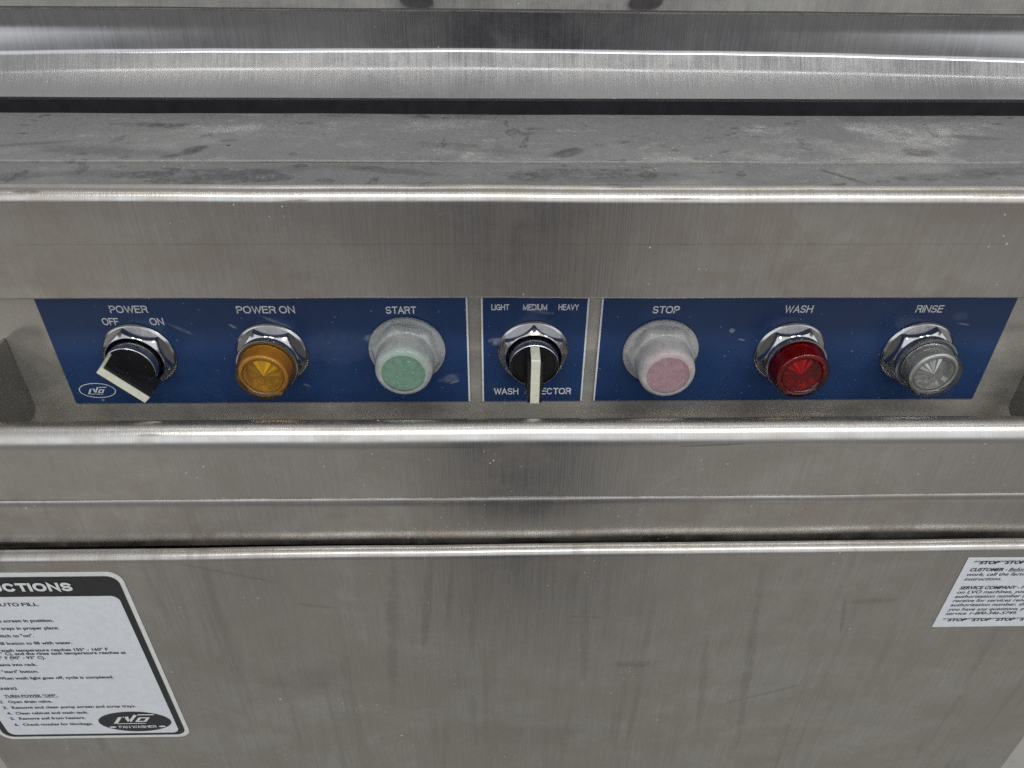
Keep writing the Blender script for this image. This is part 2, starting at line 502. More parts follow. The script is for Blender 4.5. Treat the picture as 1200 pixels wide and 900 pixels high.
M['lw_amber'] = lens_wall('amber_lens_plastic', (1.0, 0.84, 0.42), (0.46, 0.26, 0.07), 0.05)
M['lw_red'] = lens_wall('red_lens_plastic', (0.88, 0.13, 0.20), (0.20, 0.015, 0.025), 0.05)
M['lw_clear'] = lens_wall('clear_lens_plastic', (0.90, 0.91, 0.90), (0.42, 0.42, 0.41), 0.04)
M['rf_amber'] = turned('amber_reflector', (1.0, 0.72, 0.08), 0.24, 0.5, 0.45)
M['rf_red'] = turned('red_reflector', (0.70, 0.045, 0.085), 0.24, 0.5, 0.18)
M['rf_clear'] = turned('silver_reflector', (0.85, 0.85, 0.83), 0.22, 0.5, 0.35)
M['sk_amber'] = plain('amber_lens_core', (0.52, 0.30, 0.11), 0.22, spec=0.5, s=200)
M['sk_red'] = plain('red_lens_core', (0.22, 0.018, 0.035), 0.2, spec=0.5, s=200)
M['sk_clear'] = plain('clear_lens_core', (0.66, 0.66, 0.66), 0.22, metal=0.6, s=200)
M['boot_green'] = silicone('boot_silicone_worn', (0.94, 0.97, 0.96), 0.36)
M['boot_red'] = silicone('boot_silicone_milky', (0.95, 0.94, 0.93), 0.30)
M['mem_green'] = silicone('boot_membrane_worn', (0.84, 0.92, 0.86), 0.76, dirt=[(420, 0.22, 0.30, (0.66, 0.68, 0.46)), (900, 0.10, 0.3, (0.75, 0.78, 0.70))])
M['mem_red'] = silicone('boot_membrane_milky', (0.92, 0.88, 0.89), 0.66, dirt=[(600, 0.08, 0.28, (0.78, 0.74, 0.74))])
M['cap_green'] = plain('green_button_plastic', (0.06, 0.50, 0.24), 0.4, var=0.15, s=300)
M['cap_red'] = plain('red_button_plastic', (0.70, 0.10, 0.22), 0.4, var=0.15, s=300)
M['label'] = plain('label_vinyl', (0.66, 0.69, 0.73), 0.42, var=0.04, s=200, speck=(160, 0.008, 0.14, (0.12, 0.12, 0.12)))
M['label_edge'] = plain('label_edge_vinyl', (0.66, 0.67, 0.66), 0.45, var=0.06, s=200)
M['ink'] = plain('black_ink', (0.016, 0.017, 0.02), 0.42, var=0.2, s=200, speck=(180, 0.02, 0.14, (0.5, 0.5, 0.5)))
M['label_print'] = plain('label_white_print', (0.68, 0.69, 0.70), 0.45, var=0.05, s=200)

t = NT('floor_concrete')
nz = t.noise(s=14, detail=8, rough=0.7)
nf = t.noise(s=150, detail=4, rough=0.7)
c = t.mix(nz, (0.34, 0.33, 0.30), (0.50, 0.49, 0.45))
c = t.mix(t.remap(nf, 0.55, 0.75, 0, 0.4), c, (0.22, 0.21, 0.19))
p = t.n('ShaderNodeBsdfPrincipled')
t.l(c, p.inputs['Base Color'])
p.inputs['Roughness'].default_value = 0.6
t.l(p.outputs[0], t.out.inputs[0])
M['floor'] = t.m

# ------------------------------------------------------------------ the machine
root = bpy.data.objects.new('pan_washer', None)
C.objects.link(root)
root.location = BASE
root['label'] = 'stainless steel pan washer with a blue switch panel, seen close from the front'
root['category'] = 'dishwasher'
RL = -BASE       # children carry world coordinates

X0, X1 = -0.3927, 0.4155


def part(name, bm, m, parent=None, **k):
    return obj(name, bm, m, parent or root, loc=RL if parent is None else (0, 0, 0), **k)


# --- ledge: dusty shelf, two lapped sheets
bm = bmesh.new()
prism_x(bm, [(0.14, 0.1136), (0.0056, 0.1141), (0.0050, 0.1138), (0.0050, 0.1132), (0.14, 0.1124)], X0, X1)
prism_x(bm, [(0.0120, 0.1131), (-0.0270, 0.1132), (-0.0270, 0.1118), (0.0120, 0.1118)], X0, X1)
ledge = part('ledge', bm, M['ledge'])

# --- overhang: rolled front edge, vertical face, hem turned back to the panel
pl = [(-0.0262, 0.1130), (-0.0266, 0.1136), (-0.0285, 0.1136)] + arc(-0.0285, 0.1070, 0.0066, 90, 180, 12)[1:] + [(-0.0351, 0.0570)] + \
    arc(-0.0331, 0.0570, 0.0020, 180, 270, 6)[1:] + [(0.004, 0.0550)]
bm = bmesh.new()
prism_x(bm, thicken(pl, -0.0014), X0, X1, segs=1)
overhang = part('overhang', bm, M['front'])

# --- recessed panel
bm = bmesh.new()
box(bm, X0, X1, 0.0, 0.0016, -0.075, 0.0552)
recess = part('recess_panel', bm, M['recess'], smooth=False)

# --- end brackets of the recess
for xb, x_in, zb, zt in ((-0.2925, -0.2905, -0.0385, 0.0098), (0.3243, 0.3263, -0.0420, 0.0098)):
    pr = [(-0.0006, zt), (-0.0006, zb)] + arc(-0.006, zb - 0.0005, 0.005, 0, -90, 6) + [(-0.030, zb - 0.006), (-0.0345, zb - 0.004)] + \
        [(-0.0345, zt - 0.016), (-0.030, zt - 0.010), (-0.020, zt - 0.004), (-0.008, zt - 0.0005)]
    bm = bmesh.new()
    prism_x(bm, pr, xb, x_in)
    bevel(bm, 0.0004, 1)
    part('end_bracket', bm, M['bracket'])

# --- lower rail: bullnose, vertical face
pl = [(-0.0012, -0.0540), (-0.0030, -0.0530), (-0.0366, -0.0228)] + arc(-0.0362, -0.0352, 0.0132, 98, 180, 18) + [(-0.0494, -0.0765), (-0.0480, -0.0778), (-0.0400, -0.0778)]
bm = bmesh.new()
prism_x(bm, thicken(pl, -0.0013)[::-1], X0, X1)
rail = part('lower_rail', bm, M['rail'])

# --- trim strip
pl = arc(-0.0395, -0.0790, 0.0120, 150, 180, 10) + [(-0.0515, -0.1106)] + arc(-0.0508, -0.1106, 0.0007, 180, 270, 4)[1:] + [(-0.044, -0.1113)]
bm = bmesh.new()
prism_x(bm, thicken(pl, -0.0012)[::-1], X0, X1)
trim = part('trim_strip', bm, M['trim'])

# --- lower door: pan with rolled edges
bm = bmesh.new()
out = [(-0.0530, -0.74), (-0.0530, -0.1120), (-0.0540, -0.1090)] + arc(-0.0565, -0.1136, 0.0056, 72, 180, 14) + [(-0.0621, -0.74)]
prism_x(bm, out, X0, X1, tilt=0.0030, xr=0.05, segs=1)
door = part('lower_door', bm, M['door'])

# --- cabinet body behind
bm = bmesh.new()
box(bm, X0 + 0.006, X1 - 0.006, 0.004, 0.55, -0.86, 0.108)
box(bm, X0 + 0.008, X1 - 0.008, -0.034, 0.003, -0.74, -0.118)
for lx in (X0 + 0.05, X1 - 0.05):
    for ly in (0.05, 0.5):
        box(bm, lx - 0.02, lx + 0.02, ly - 0.02, ly + 0.02, -0.95, -0.861)
part('cabinet', bm, M['side'], smooth=False)

# --- hood (upper door) with flared drip edge, flange and handle
bm = bmesh.new()
pl = [(0.0960, 0.1188), (0.0915, 0.1192), (0.0901, 0.1198)]
py, pz = 0.0899, 0.1208
pl.append((py, pz))
for ln, n0, n1, k in ((0.0195, 49, 44, 14), (0.0026, 44, 39, 8), (0.0085, 39, 37.5, 8), (0.0028, 37.5, 4, 16), (0.0195, 4, 0, 10)):
    for i in range(k):
        el_ = R(n0 + (n1 - n0) * (i + 0.5) / k)
        py += math.sin(el_) * ln / k
        pz += math.cos(el_) * ln / k
        pl.append((py, pz))
HY, HZ = py, pz
prism_x(bm, thicken(pl, 0.0014), X0 - 0.01, X1 + 0.01, tilt=-0.0018, xr=0.01)
# the pressed bends bow down a little towards both ends of the sheet
for v in bm.verts:
    wgt = max(0.0, 1 - ((v.co.z - 0.1400) / 0.0165) ** 2)
    q = 0.0042 * wgt * ((v.co.x - 0.01) / 0.33) ** 2
    v.co.y -= 0.64 * q
    v.co.z -= 0.76 * q
hood = part('hood_door', bm, M['hood'], ang=40)
bm = bmesh.new()
box(bm, X0 - 0.01, X1 + 0.01, HY + 0.002, 0.150, 0.150, HZ + 0.002)
b2 = thicken([(0.128, HZ + .0012), (HY - .001, HZ + .0012), (HY - .002, HZ + .0022), (HY - .002, 0.235), (0.128, 0.245), (0.128, 0.40)], 0.0014)
prism_x(bm, b2, X0 - 0.01, X1 + 0.01, tilt=-0.0018, xr=0.01)
obj('flange', bm, M['flange'], hood, ang=40)
# two rounded grip ends hanging over the flange: bright metal rim round a dark insert
def tongue(bm, hx, sk, k, y0, y1):
    n = 28
    pts = []
    for i in range(n):
        a = PI + PI * i / (n - 1)
        pts.append((0.0098 * k * math.cos(a), -0.0052 * k * (abs(math.sin(a)) ** 0.6)))
    pts += [(0.0098 * k, 0.030), (-0.0098 * k, 0.030)]
    fr = [bm.verts.new((hx + px + sk * pz, y0, 0.1728 + pz)) for px, pz in pts]
    bk = [bm.verts.new((hx + px + sk * pz, y1, 0.1728 + pz)) for px, pz in pts]
    m = len(pts)
    for i in range(m):
        bm.faces.new((fr[i], fr[(i + 1) % m], bk[(i + 1) % m], bk[i]))
    bm.faces.new(fr)
    bm.faces.new(bk[::-1])


for hx, sk in ((-0.0500, -0.35), (0.0842, 0.35)):
    bm = bmesh.new()
    tongue(bm, hx, sk, 1.0, HY - 0.0055, HY - 0.0021)
    bevel(bm, 0.0008, 3, 50)
    tongue(bm, hx, sk, 0.86, HY - 0.0062, HY - 0.0056)
    h = obj('handle', bm, [M['chrome'], M['grip']], hood)
    for f in h.data.polygons:
        if f.center.y < HY - 0.00555:
            f.material_index = 1

# --- rubber gasket in the gap under the hood
bm = bmesh.new()
box(bm, X0, X1, 0.0855, 0.110, 0.1132, 0.1218)
bevel(bm, 0.0008, 2)
part('gasket', bm, M['gasket'])

# --- blue faceplates
def plate(x0, x1, label):
    bm = bmesh.new()
    box(bm, x0, x1, -0.0012, -0.0002, -0.0370, 0.0470)
    return part('faceplate', bm, M['blue'], smooth=False, label=label)


fp_l = plate(-0.2640, -0.0206, 'long blue faceplate with the power and start controls')
fp_c = plate(-0.0130, 0.0492, 'small blue faceplate with the wash selector')
fp_r = plate(0.0563, 0.2977, 'long blue faceplate with the stop, wash and rinse controls')
W = 0.0010
for fp, xs in ((fp_l, (-0.0206 - W,)), (fp_c, (-0.0130, 0.0492 - W)), (fp_r, (0.0563,))):
    bm = bmesh.new()
    bm.free()
    for x in xs:
        bm = bmesh.new()
        box(bm, x, x + W, -0.00135, -0.00122, -0.0369, 0.0469)
        obj('border_line', bm, M['white_print'], fp, smooth=False)

# ------------------------------------------------------------------ lettering
FONT = None


def text_pts(s, bold=0.0, shear=0.0):
    cu = bpy.data.curves.new('tmp', 'FONT')
    cu.body = s
    cu.size = 1.0
    cu.offset = bold
    cu.shear = shear
    cu.resolution_u = 3
    o = bpy.data.objects.new('tmp', cu)
    C.objects.link(o)
    dg = bpy.context.evaluated_depsgraph_get()
    dg.update()
    me = bpy.data.meshes.new_from_object(o.evaluated_get(dg))
    vs = [v.co.copy() for v in me.vertices]
    fs = [tuple(p.vertices) for p in me.polygons]
    bpy.data.objects.remove(o)
    bpy.data.curves.remove(cu)
    bpy.data.meshes.remove(me)
    return vs, fs


CAP = None
_vs, _ = text_pts('H')
CAP = max(v.y for v in _vs)


def put_text(bm, s, zb, cap, y, x0=None, x1=None, xs=None, bold=0.0, shear=0.0, underline=False, x_clip=None):
    """text on the plane y, baseline zb, cap height cap; fitted to x0..x1, or one end plus a width factor xs"""
    vs, fs = text_pts(s, bold, shear)
    a, b = min(v.x for v in vs), max(v.x for v in vs)
    k = cap / CAP
    if xs is None:
        kx = (x1 - x0) / (b - a)
    else:
        kx = k * xs
        if x0 is None:
            x0 = x1 - (b - a) * kx
    nv = [bm.verts.new((x0 + (v.x - a) * kx, y, zb + v.y * k)) for v in vs]
    for f in fs:
        try:
            bm.faces.new([nv[i] for i in f])
        except ValueError:
            pass
    xe = x0 + (b - a) * kx
    if underline:
        u = cap * 0.10
        q = [bm.verts.new(c) for c in ((x0, y, zb - 2.6 * u), (xe, y, zb - 2.6 * u), (xe, y, zb - 1.6 * u), (x0, y, zb - 1.6 * u))]
        bm.faces.new(q)
    return x0, xe


def el(cx, cy, rx, ry, a0, a1, n=22, p=0.9):
    out = []
    for i in range(n + 1):
        a = R(a0 + (a1 - a0) * i / n)
        c_, s_ = math.cos(a), math.sin(a)
        out.append((cx + rx * math.copysign(abs(c_) ** p, c_), cy + ry * math.copysign(abs(s_) ** p, s_)))
    return out


# plain grotesque capitals: width, then centre-line strokes in a unit box ('o' = closed)
GL = {
    'A': (.70, [[(0, 0), (.5, 1), (1, 0)], [(.19, .34), (.81, .34)]]),
    'C': (.70, [el(.5, .5, .5, .5, 42, 318)]),
    'D': (.66, [[(0, .5), (0, 1), (.45, 1)] + el(.45, .5, .55, .5, 90, -90)[1:] + [(0, 0), (0, .5)]]),
    'E': (.56, [[(1, 1), (0, 1), (0, 0), (1, 0)], [(0, .53), (.93, .53)]]),
    'F': (.54, [[(1, 1), (0, 1), (0, 0)], [(0, .51), (.9, .51)]]),
    'G': (.74, [el(.5, .5, .5, .5, 42, 335) + [(1, .46), (.58, .46)], [(1, .46), (1, 0)]]),
    'H': (.66, [[(0, 0), (0, 1)], [(1, 0), (1, 1)], [(0, .53), (1, .53)]]),
    'I': (.0, [[(0, 0), (0, 1)]]),
    'L': (.50, [[(0, 1), (0, 0), (1, 0)]]),
    'M': (.80, [[(0, 0), (0, 1), (.5, 0.06), (1, 1), (1, 0)]]),
    'N': (.66, [[(0, 0), (0, 1), (1, 0), (1, 1)]]),
    'O': (.78, [el(.5, .5, .5, .5, 0, 360, 40) + ['o']]),
    'P': (.58, [[(0, 0), (0, 1), (.55, 1)] + el(.55, .73, .45, .27, 90, -90, 12)[1:] + [(0, .46)]]),
    'R': (.62, [[(0, 0), (0, 1), (.55, 1)] + el(.55, .75, .45, .25, 90, -90, 12)[1:] + [(0, .50)], [(.55, .50), (.85, .40), (.92, .1), (1, 0)]]),
    'S': (.60, [el(.5, .75, .47, .25, 22, 270, 20) + el(.5, .25, .5, .25, 90, -158, 20)[1:]]),
    'T': (.62, [[(0, 1), (1, 1)], [(.5, 1), (.5, 0)]]),
    'U': (.66, [[(0, 1), (0, .32)] + el(.5, .32, .5, .32, 180, 360, 18)[1:] + [(1, 1)]]),
    'V': (.68, [[(0, 1), (.5, 0), (1, 1)]]),
    'W': (1.0, [[(0, 1), (.25, 0), (.5, .94), (.75, 0), (1, 1)]]),
    'Y': (.66, [[(0, 1), (.5, .44), (1, 1)], [(.5, .44), (.5, 0)]]),
}


def stroke_text(bm, s, zb, cap, y, x0, x1, wt=0.135, shear=0.0):
    """capitals drawn as flat ribbons of even weight, fitted between x0 and x1"""
    gap = 0.10
    x = 0.0
    items = []
    for ch in s:
        if ch == ' ':
            x += 0.30
            continue
        w, st = GL[ch]
        items.append((x + wt / 2, w, st))
        x += w + wt + gap * (0.45 if ch in 'AVWYLTFP' else 1.0)
    total = x - gap * 0.6
    kx = (x1 - x0) / total
    h = wt / 2
    k = 0
    for gx, w, st in items:
        for poly in st:
            k += 1
            closed = poly[-1] == 'o'
            pts = [Vector((gx + p[0] * w, h + p[1] * (1 - wt))) for p in poly if p != 'o']
            if closed:
                pts = pts[:-1]
            n = len(pts)
            L, Rr = [], []
            for i in range(n):
                a = pts[i - 1] if (i > 0 or closed) else None
                b = pts[(i + 1) % n] if (i < n - 1 or closed) else None
                d1 = (pts[i] - a).normalized() if a is not None else None
                d2 = (b - pts[i]).normalized() if b is not None else None
                e0, e1 = pts[i].copy(), pts[i].copy()
                if d1 is None:
                    d = d2
                    q = pts[i] - d2 * h
                elif d2 is None:
                    d = d1
                    q = pts[i] + d1 * h
                else:
                    d = (d1 + d2).normalized() if (d1 + d2).length > 1e-6 else d1
                    q = pts[i]
                nrm = Vector((-d.y, d.x))
                m = 1.0
                if d1 is not None and d2 is not None:
                    m = min(1 / max(nrm.dot(Vector((-d1.y, d1.x))), 0.2), 2.2)
                L.append(q + nrm * h * m)
                Rr.append(q - nrm * h * m)
            yy = y - 4e-6 * (k % 7)
            vl = [bm.verts.new((x0 + (p.x + shear * p.y) * kx, yy, zb + p.y * cap)) for p in L]
            vr = [bm.verts.new((x0 + (p.x + shear * p.y) * kx, yy, zb + p.y * cap)) for p in Rr]
            for i in range(n if closed else n - 1):
                j = (i + 1) % n
                bm.faces.new((vl[i], vr[i], vr[j], vl[j]))


def ribbon(bm, quads, fn):
    for q in quads:
        bm.faces.new([bm.verts.new(fn(*p)) for p in q])


# emblem letters: slanted L, V and O with the long bars, in unit coordinates
EMB = [
    [(0.06, 0.00), (0.95, 0.00), (0.90, 0.07), (0.13, 0.07)],
    [(0.06, 0.00), (0.16, 0.00), (0.21, 0.74), (0.11, 0.74)],
    [(0.26, 0.78), (0.37, 0.78), (0.49, 0.18), (0.43, 0.18)],
    [(0.43, 0.18), (0.51, 0.18), (0.60, 1.00), (0.50, 1.00)],
    [(0.50, 1.00), (1.06, 1.00), (1.02, 0.90), (0.58, 0.90)],
    [(0.23, 0.70), (0.30, 0.70), (0.30, 0.78), (0.23, 0.78)],
    [(0.62, 0.20), (0.70, 0.20), (0.74, 0.68), (0.66, 0.68)],
    [(0.84, 0.20), (0.92, 0.20), (0.96, 0.68), (0.88, 0.68)],
    [(0.70, 0.20), (0.84, 0.20), (0.85, 0.30), (0.71, 0.30)],
    [(0.73, 0.58), (0.87, 0.58), (0.88, 0.68), (0.74, 0.68)],
]


def emblem(bm, x0, z0, w, h, y, slant):
    ribbon(bm, [[(u, v) for u, v in q] for q in EMB], lambda u, v: (x0 + u * w + slant * v * h, y, z0 + v * h))


def ellipse_ring(bm, cx, cz, rx, rz, y, w):
    n = 72
    o = [bm.verts.new((cx + rx * math.cos(2 * PI * i / n), y, cz + rz * math.sin(2 * PI * i / n))) for i in range(n)]
    i_ = [bm.verts.new((cx + (rx - w) * math.cos(2 * PI * i / n), y, cz + (rz - w) * math.sin(2 * PI * i / n))) for i in range(n)]
    for i in range(n):
        bm.faces.new((o[i], o[(i + 1) % n], i_[(i + 1) % n], i_[i]))


def disc(bm, cx, cz, rx, rz, y, n=72):
    bm.faces.new([bm.verts.new((cx + rx * math.cos(2 * PI * i / n), y, cz + rz * math.sin(2 * PI * i / n))) for i in range(n)])


YT = -0.00136
B = 0.006
def words(fp, rows, wt=0.155, shear=0.0):
    for s, a, b, z0, z1 in rows:
        bm = bmesh.new()
        stroke_text(bm, s, z0, z1 - z0, YT, a, b, wt, shear)
        obj('lettering', bm, M['white_print'], fp, smooth=False)


words(fp_l, (('POWER', -0.2240, -0.2024, 0.0277, 0.0325), ('OFF', -0.2305, -0.2211, 0.0196, 0.0244), ('ON', -0.2035, -0.1954, 0.0195, 0.0243),
             ('POWER ON', -0.1525, -0.1192, 0.0272, 0.0320), ('START', -0.0676, -0.0502, 0.0267, 0.0315)))
bm = bmesh.new()
ellipse_ring(bm, -0.2481, -0.0271, 0.0111, 0.0056, YT, 0.0005)
emblem(bm, -0.2553, -0.0300, 0.0105, 0.0056, YT, 0.45)
obj('emblem', bm, M['white_print'], fp_l, smooth=False)
words(fp_c, (('LIGHT', -0.0070, 0.0032, 0.0289, 0.0328), ('MEDIUM', 0.0112, 0.0252, 0.0288, 0.0328), ('HEAVY', 0.0316, 0.0432, 0.0288, 0.0327),
             ('WASH', -0.0058, 0.0095, -0.0317, -0.0268), ('SELECTOR', 0.0134, 0.0422, -0.0317, -0.0268)), 0.165)
words(fp_r, (('STOP', 0.0861, 0.1017, 0.0265, 0.0313), ('WASH', 0.1631, 0.1797, 0.0266, 0.0316), ('RINSE', 0.2402, 0.2564, 0.0265, 0.0315)), shear=0.05)

# ------------------------------------------------------------------ controls (local z points out of the panel)
ROT = (PI / 2, 0, 0)


def ctrl_loc(x, z):
    return (x - BASE.x, -0.0012 - BASE.y, z - BASE.z)


HEX_AP = 0.0172


def hex_rad(th, ap=HEX_AP):
    a = (th + PI / 6) % (PI / 3) - PI / 6
    return ap / math.cos(a)


def hex_nut_bm(ang, n=144, bore=0.0163):
    bm = bmesh.new()
    flange = [(0.0165, 0.0), (0.0208, 0.0), (0.0211, 0.0004), (0.0211, 0.0010), (0.0206, 0.0016), (0.0199, 0.0021)]
    rings = []
    cs = [(math.cos(2 * PI * i / n), math.sin(2 * PI * i / n), 2 * PI * i / n) for i in range(n)]
    for r, z in flange:
        rings.append([(r * c_, r * s_, z) for c_, s_, _ in cs])

    def top(r):
        return 0.0088 - max(0.0, r - 0.0172) * 0.95

    rr = [min(hex_rad(th - ang), 0.0197) for _, _, th in cs]
    rings.append([(q * c_, q * s_, 0.0021) for q, (c_, s_, _) in zip(rr, cs)])
    rings.append([(q * c_, q * s_, top(q) - 0.0001) for q, (c_, s_, _) in zip(rr, cs)])
    rings.append([((q - 0.0003) * c_, (q - 0.0003) * s_, top(q - 0.0003) + 0.0001) for q, (c_, s_, _) in zip(rr, cs)])
    for r, z in ((0.0168, 0.0091), (bore + 0.0003, 0.0091), (bore, 0.0088), (bore, 0.004)):
        rings.append([(r * c_, r * s_, z) for c_, s_, _ in cs])
    rings_surface(bm, rings)
    return bm


def make_selector(x, z, nut_ang, lever_ang, label):
    bm = bmesh.new()
    lathe(bm, [(0.0145, 0.0), (0.0145, 0.0152), (0.01435, 0.0160), (0.0140, 0.0163), (0.0136, 0.0160), (0.0135, 0.0140), (0, 0.0140)])
    body = obj('selector_switch', bm, M['collar'], root, loc=ctrl_loc(x, z), rot=ROT, label=label)
    obj('mounting_nut', hex_nut_bm(nut_ang), M['chrome'], body, ang=20)
    bm = bmesh.new()
    lathe(bm, [(0.0133, 0.0135), (0.0133, 0.0152), (0.0130, 0.0156), (0.0122, 0.0157), (0.0116, 0.0153), (0, 0.0153)], n=96)
    # tapered lever across the disc, with finger ridges along its sides
    u0, u1 = -0.0168, 0.0120
    a = []
    for h, hw in ((0.0150, 0.0053), (0.0296, 0.0042)):
        a.append([bm.verts.new((-hw, u0, h)), bm.verts.new((hw, u0, h)), bm.verts.new((hw, u1 + 0.0008 * (h < 0.02), h)), bm.verts.new((-hw, u1 + 0.0008 * (h < 0.02), h))])
    lo, hi = a
    new = [bm.faces.new(lo[::-1]), bm.faces.new(hi)]
    for i in range(4):
        new.append(bm.faces.new((lo[i], lo[(i + 1) % 4], hi[(i + 1) % 4], hi[i])))
    es = list({e for f in new for e in f.edges})
    bmesh.ops.bevel(bm, geom=es, offset=0.0005, segments=2, profile=0.5, affect='EDGES')
    for i in range(13):
        u = -0.0098 + i * 0.0015
        for sx in (-1, 1):
            h0, h1 = 0.0175, 0.0262
            w0 = 0.0053 - (h0 - 0.015) / 0.0146 * 0.0011
            w1 = 0.0053 - (h1 - 0.015) / 0.0146 * 0.0011
            vv = []
            for h, w in ((h0, w0), (h1, w1)):
                for dw in (-0.0003, 0.00055):
                    for du in (-0.00035, 0.00035):
                        vv.append(bm.verts.new((sx * (w + dw), u + du, h)))
            for f in ((0, 1, 3, 2), (4, 6, 7, 5), (0, 4, 5, 1), (2, 3, 7, 6), (0, 2, 6, 4), (1, 5, 7, 3)):
                bm.faces.new([vv[i_] for i_ in f])
    knob = obj('knob', bm, M['black'], body, rot=(0, 0, R(lever_ang)))
    bm = bmesh.new()
    w = 0.00255
    pr = [(u0 + 0.0002, 0.0290), (u0 + 0.0002, 0.0301), (u1 + 0.0007, 0.0301), (u1 + 0.0012, 0.0296), (u1 + 0.0018, 0.0166), (u1 + 0.0004, 0.0166), (u1 + 0.0001, 0.0290)]
    rings = [[bm.verts.new((s * w, u, h)) for u, h in pr] for s in (-1, 1)]
    k = len(pr)
    for i in range(k):
        bm.faces.new((rings[0][i], rings[0][(i + 1) % k], rings[1][(i + 1) % k], rings[1][i]))
    bm.faces.new(rings[0])
    bm.faces.new(rings[1][::-1])
    bevel(bm, 0.0002, 1)
    obj('pointer', bm, M['cream'], body, rot=(0, 0, R(lever_ang)))
    return body


def make_indicator(x, z, nut_ang, wall, refl, core, pleats, label):
    bm = bmesh.new()
    lathe(bm, [(0.0160, 0.0), (0.0160, 0.0088), (0.0168, 0.0094), (0.0168, 0.0128), (0.0176, 0.0131), (0.0178, 0.0136), (0.0176, 0.0141), (0.0169, 0.0143), (0.0160, 0.0142), (0, 0.0142)])
    body = obj('indicator_light', bm, M['collar'], root, loc=ctrl_loc(x, z), rot=ROT, label=label)
    obj('mounting_nut', hex_nut_bm(nut_ang), M['chrome'], body, ang=20)
    bm = bmesh.new()
    prof = [(0.0168, 0.0144), (0.0165, 0.0150), (0.0154, 0.0245)] + [(0.0141 + 0.0012 * math.cos(R(a)), 0.0249 + 0.0012 * math.sin(R(a))) for a in (10, 30, 50, 70, 90)] + \
        [(0.0127, 0.0261), (0.0119, 0.0256), (0.0114, 0.0247), (0.0111, 0.0243), (0, 0.0243)]
    lathe(bm, prof, n=96)
    lens = obj('lens', bm, wall, body)
    bm = bmesh.new()
    n = 96
    lathe(bm, [(0.0152, 0.0146), (0.0146, 0.0180), (0.0138, 0.0232), (0.0128, 0.0238), (0.0113, 0.0238), (0.0112, 0.0190)], n=n)
    obj('core', bm, core, body, ang=25)
    # pressed reflector: shallow cone of uneven radial pleats inside a bright rim
    bm = bmesh.new()
    rnd = random.Random(int(x * 1e5))
    kk = pleats
    offs = [0.0004 * (1 if i % 2 else -1) * rnd.uniform(0.35, 1.0) for i in range(kk)]
    cen = bm.verts.new((0, 0, 0.0237))
    rim = []
    n = kk * 6
    for i in range(n):
        f = i / 6.0
        a0, a1 = offs[int(f) % kk], offs[(int(f) + 1) % kk]
        tt = f - int(f)
        zz = a0 * (1 - tt) + a1 * tt
        an = 2 * PI * i / n
        rim.append((bm.verts.new((0.0100 * math.cos(an), 0.0100 * math.sin(an), 0.0196 + zz)), bm.verts.new((0.0104 * math.cos(an), 0.0104 * math.sin(an), 0.0234)), bm.verts.new((0.0111 * math.cos(an), 0.0111 * math.sin(an), 0.0236))))
    for i in range(n):
        j = (i + 1) % n
        bm.faces.new((cen, rim[i][0], rim[j][0]))
        bm.faces.new((rim[i][0], rim[i][1], rim[j][1], rim[j][0]))
        bm.faces.new((rim[i][1], rim[i][2], rim[j][2], rim[j][1]))
    obj('reflector', bm, refl, body, ang=12)
    return body


def make_button(x, z, nut_ang, boot_m, mem_m, cap_m, label):
    bm = bmesh.new()
    lathe(bm, [(0.0142, 0.0), (0.0142, 0.0200), (0.0138, 0.0206), (0, 0.0206)])
    body = obj('push_button', bm, M['collar'], root, loc=ctrl_loc(x, z), rot=ROT, label=label)
    obj('mounting_nut', hex_nut_bm(nut_ang), M['chrome'], body, ang=20)
    bm = bmesh.new()
    lathe(bm, [(0.0126, 0.0207), (0.0126, 0.0236), (0.0122, 0.0242), (0.0114, 0.0244), (0, 0.0244)])
    obj('cap', bm, cap_m, body)
    n = 144
    cs = [(math.cos(2 * PI * i / n), math.sin(2 * PI * i / n), 2 * PI * i / n) for i in range(n)]
    rings = []
    for r, zz in ((0.0224, 0.0001), (0.0227, 0.0006), (0.0227, 0.0014), (0.0222, 0.0022)):
        rings.append([(r * c_, r * s_, zz) for c_, s_, _ in cs])
    rr = [0.0009 + min(hex_rad(th - nut_ang, 0.0176), 0.0199) for _, _, th in cs]
    for d, zz in ((0.0004, 0.0027), (0.0, 0.0040), (-0.0003, None)):
        rings.append([((q + d) * c_, (q + d) * s_, (0.0098 - (q - 0.0176) * 0.95) if zz is None else zz) for q, (c_, s_, _) in zip(rr, cs)])
    for r, zz in ((0.0176, 0.0101), (0.0172, 0.0106), (0.0169, 0.0115), (0.0167, 0.0150), (0.0165, 0.0205), (0.0163, 0.0220), (0.0159, 0.0234), (0.0152, 0.0245), (0.0143, 0.0252), (0.0134, 0.0255), (0.0125, 0.0255), (0.0115, 0.0254), (0.0060, 0.0255)):
        rings.append([(r * c_, r * s_, zz) for c_, s_, _ in cs])
    rings.append([(0, 0, 0.0255)])
    bm = bmesh.new()
    rings_surface(bm, rings)
    bt = obj('boot', bm, [boot_m, mem_m], body, ang=50)
    for f in bt.data.polygons:
        if f.center.z > 0.0248 and math.hypot(f.center.x, f.center.y) < 0.0126:
            f.material_index = 1
    return body


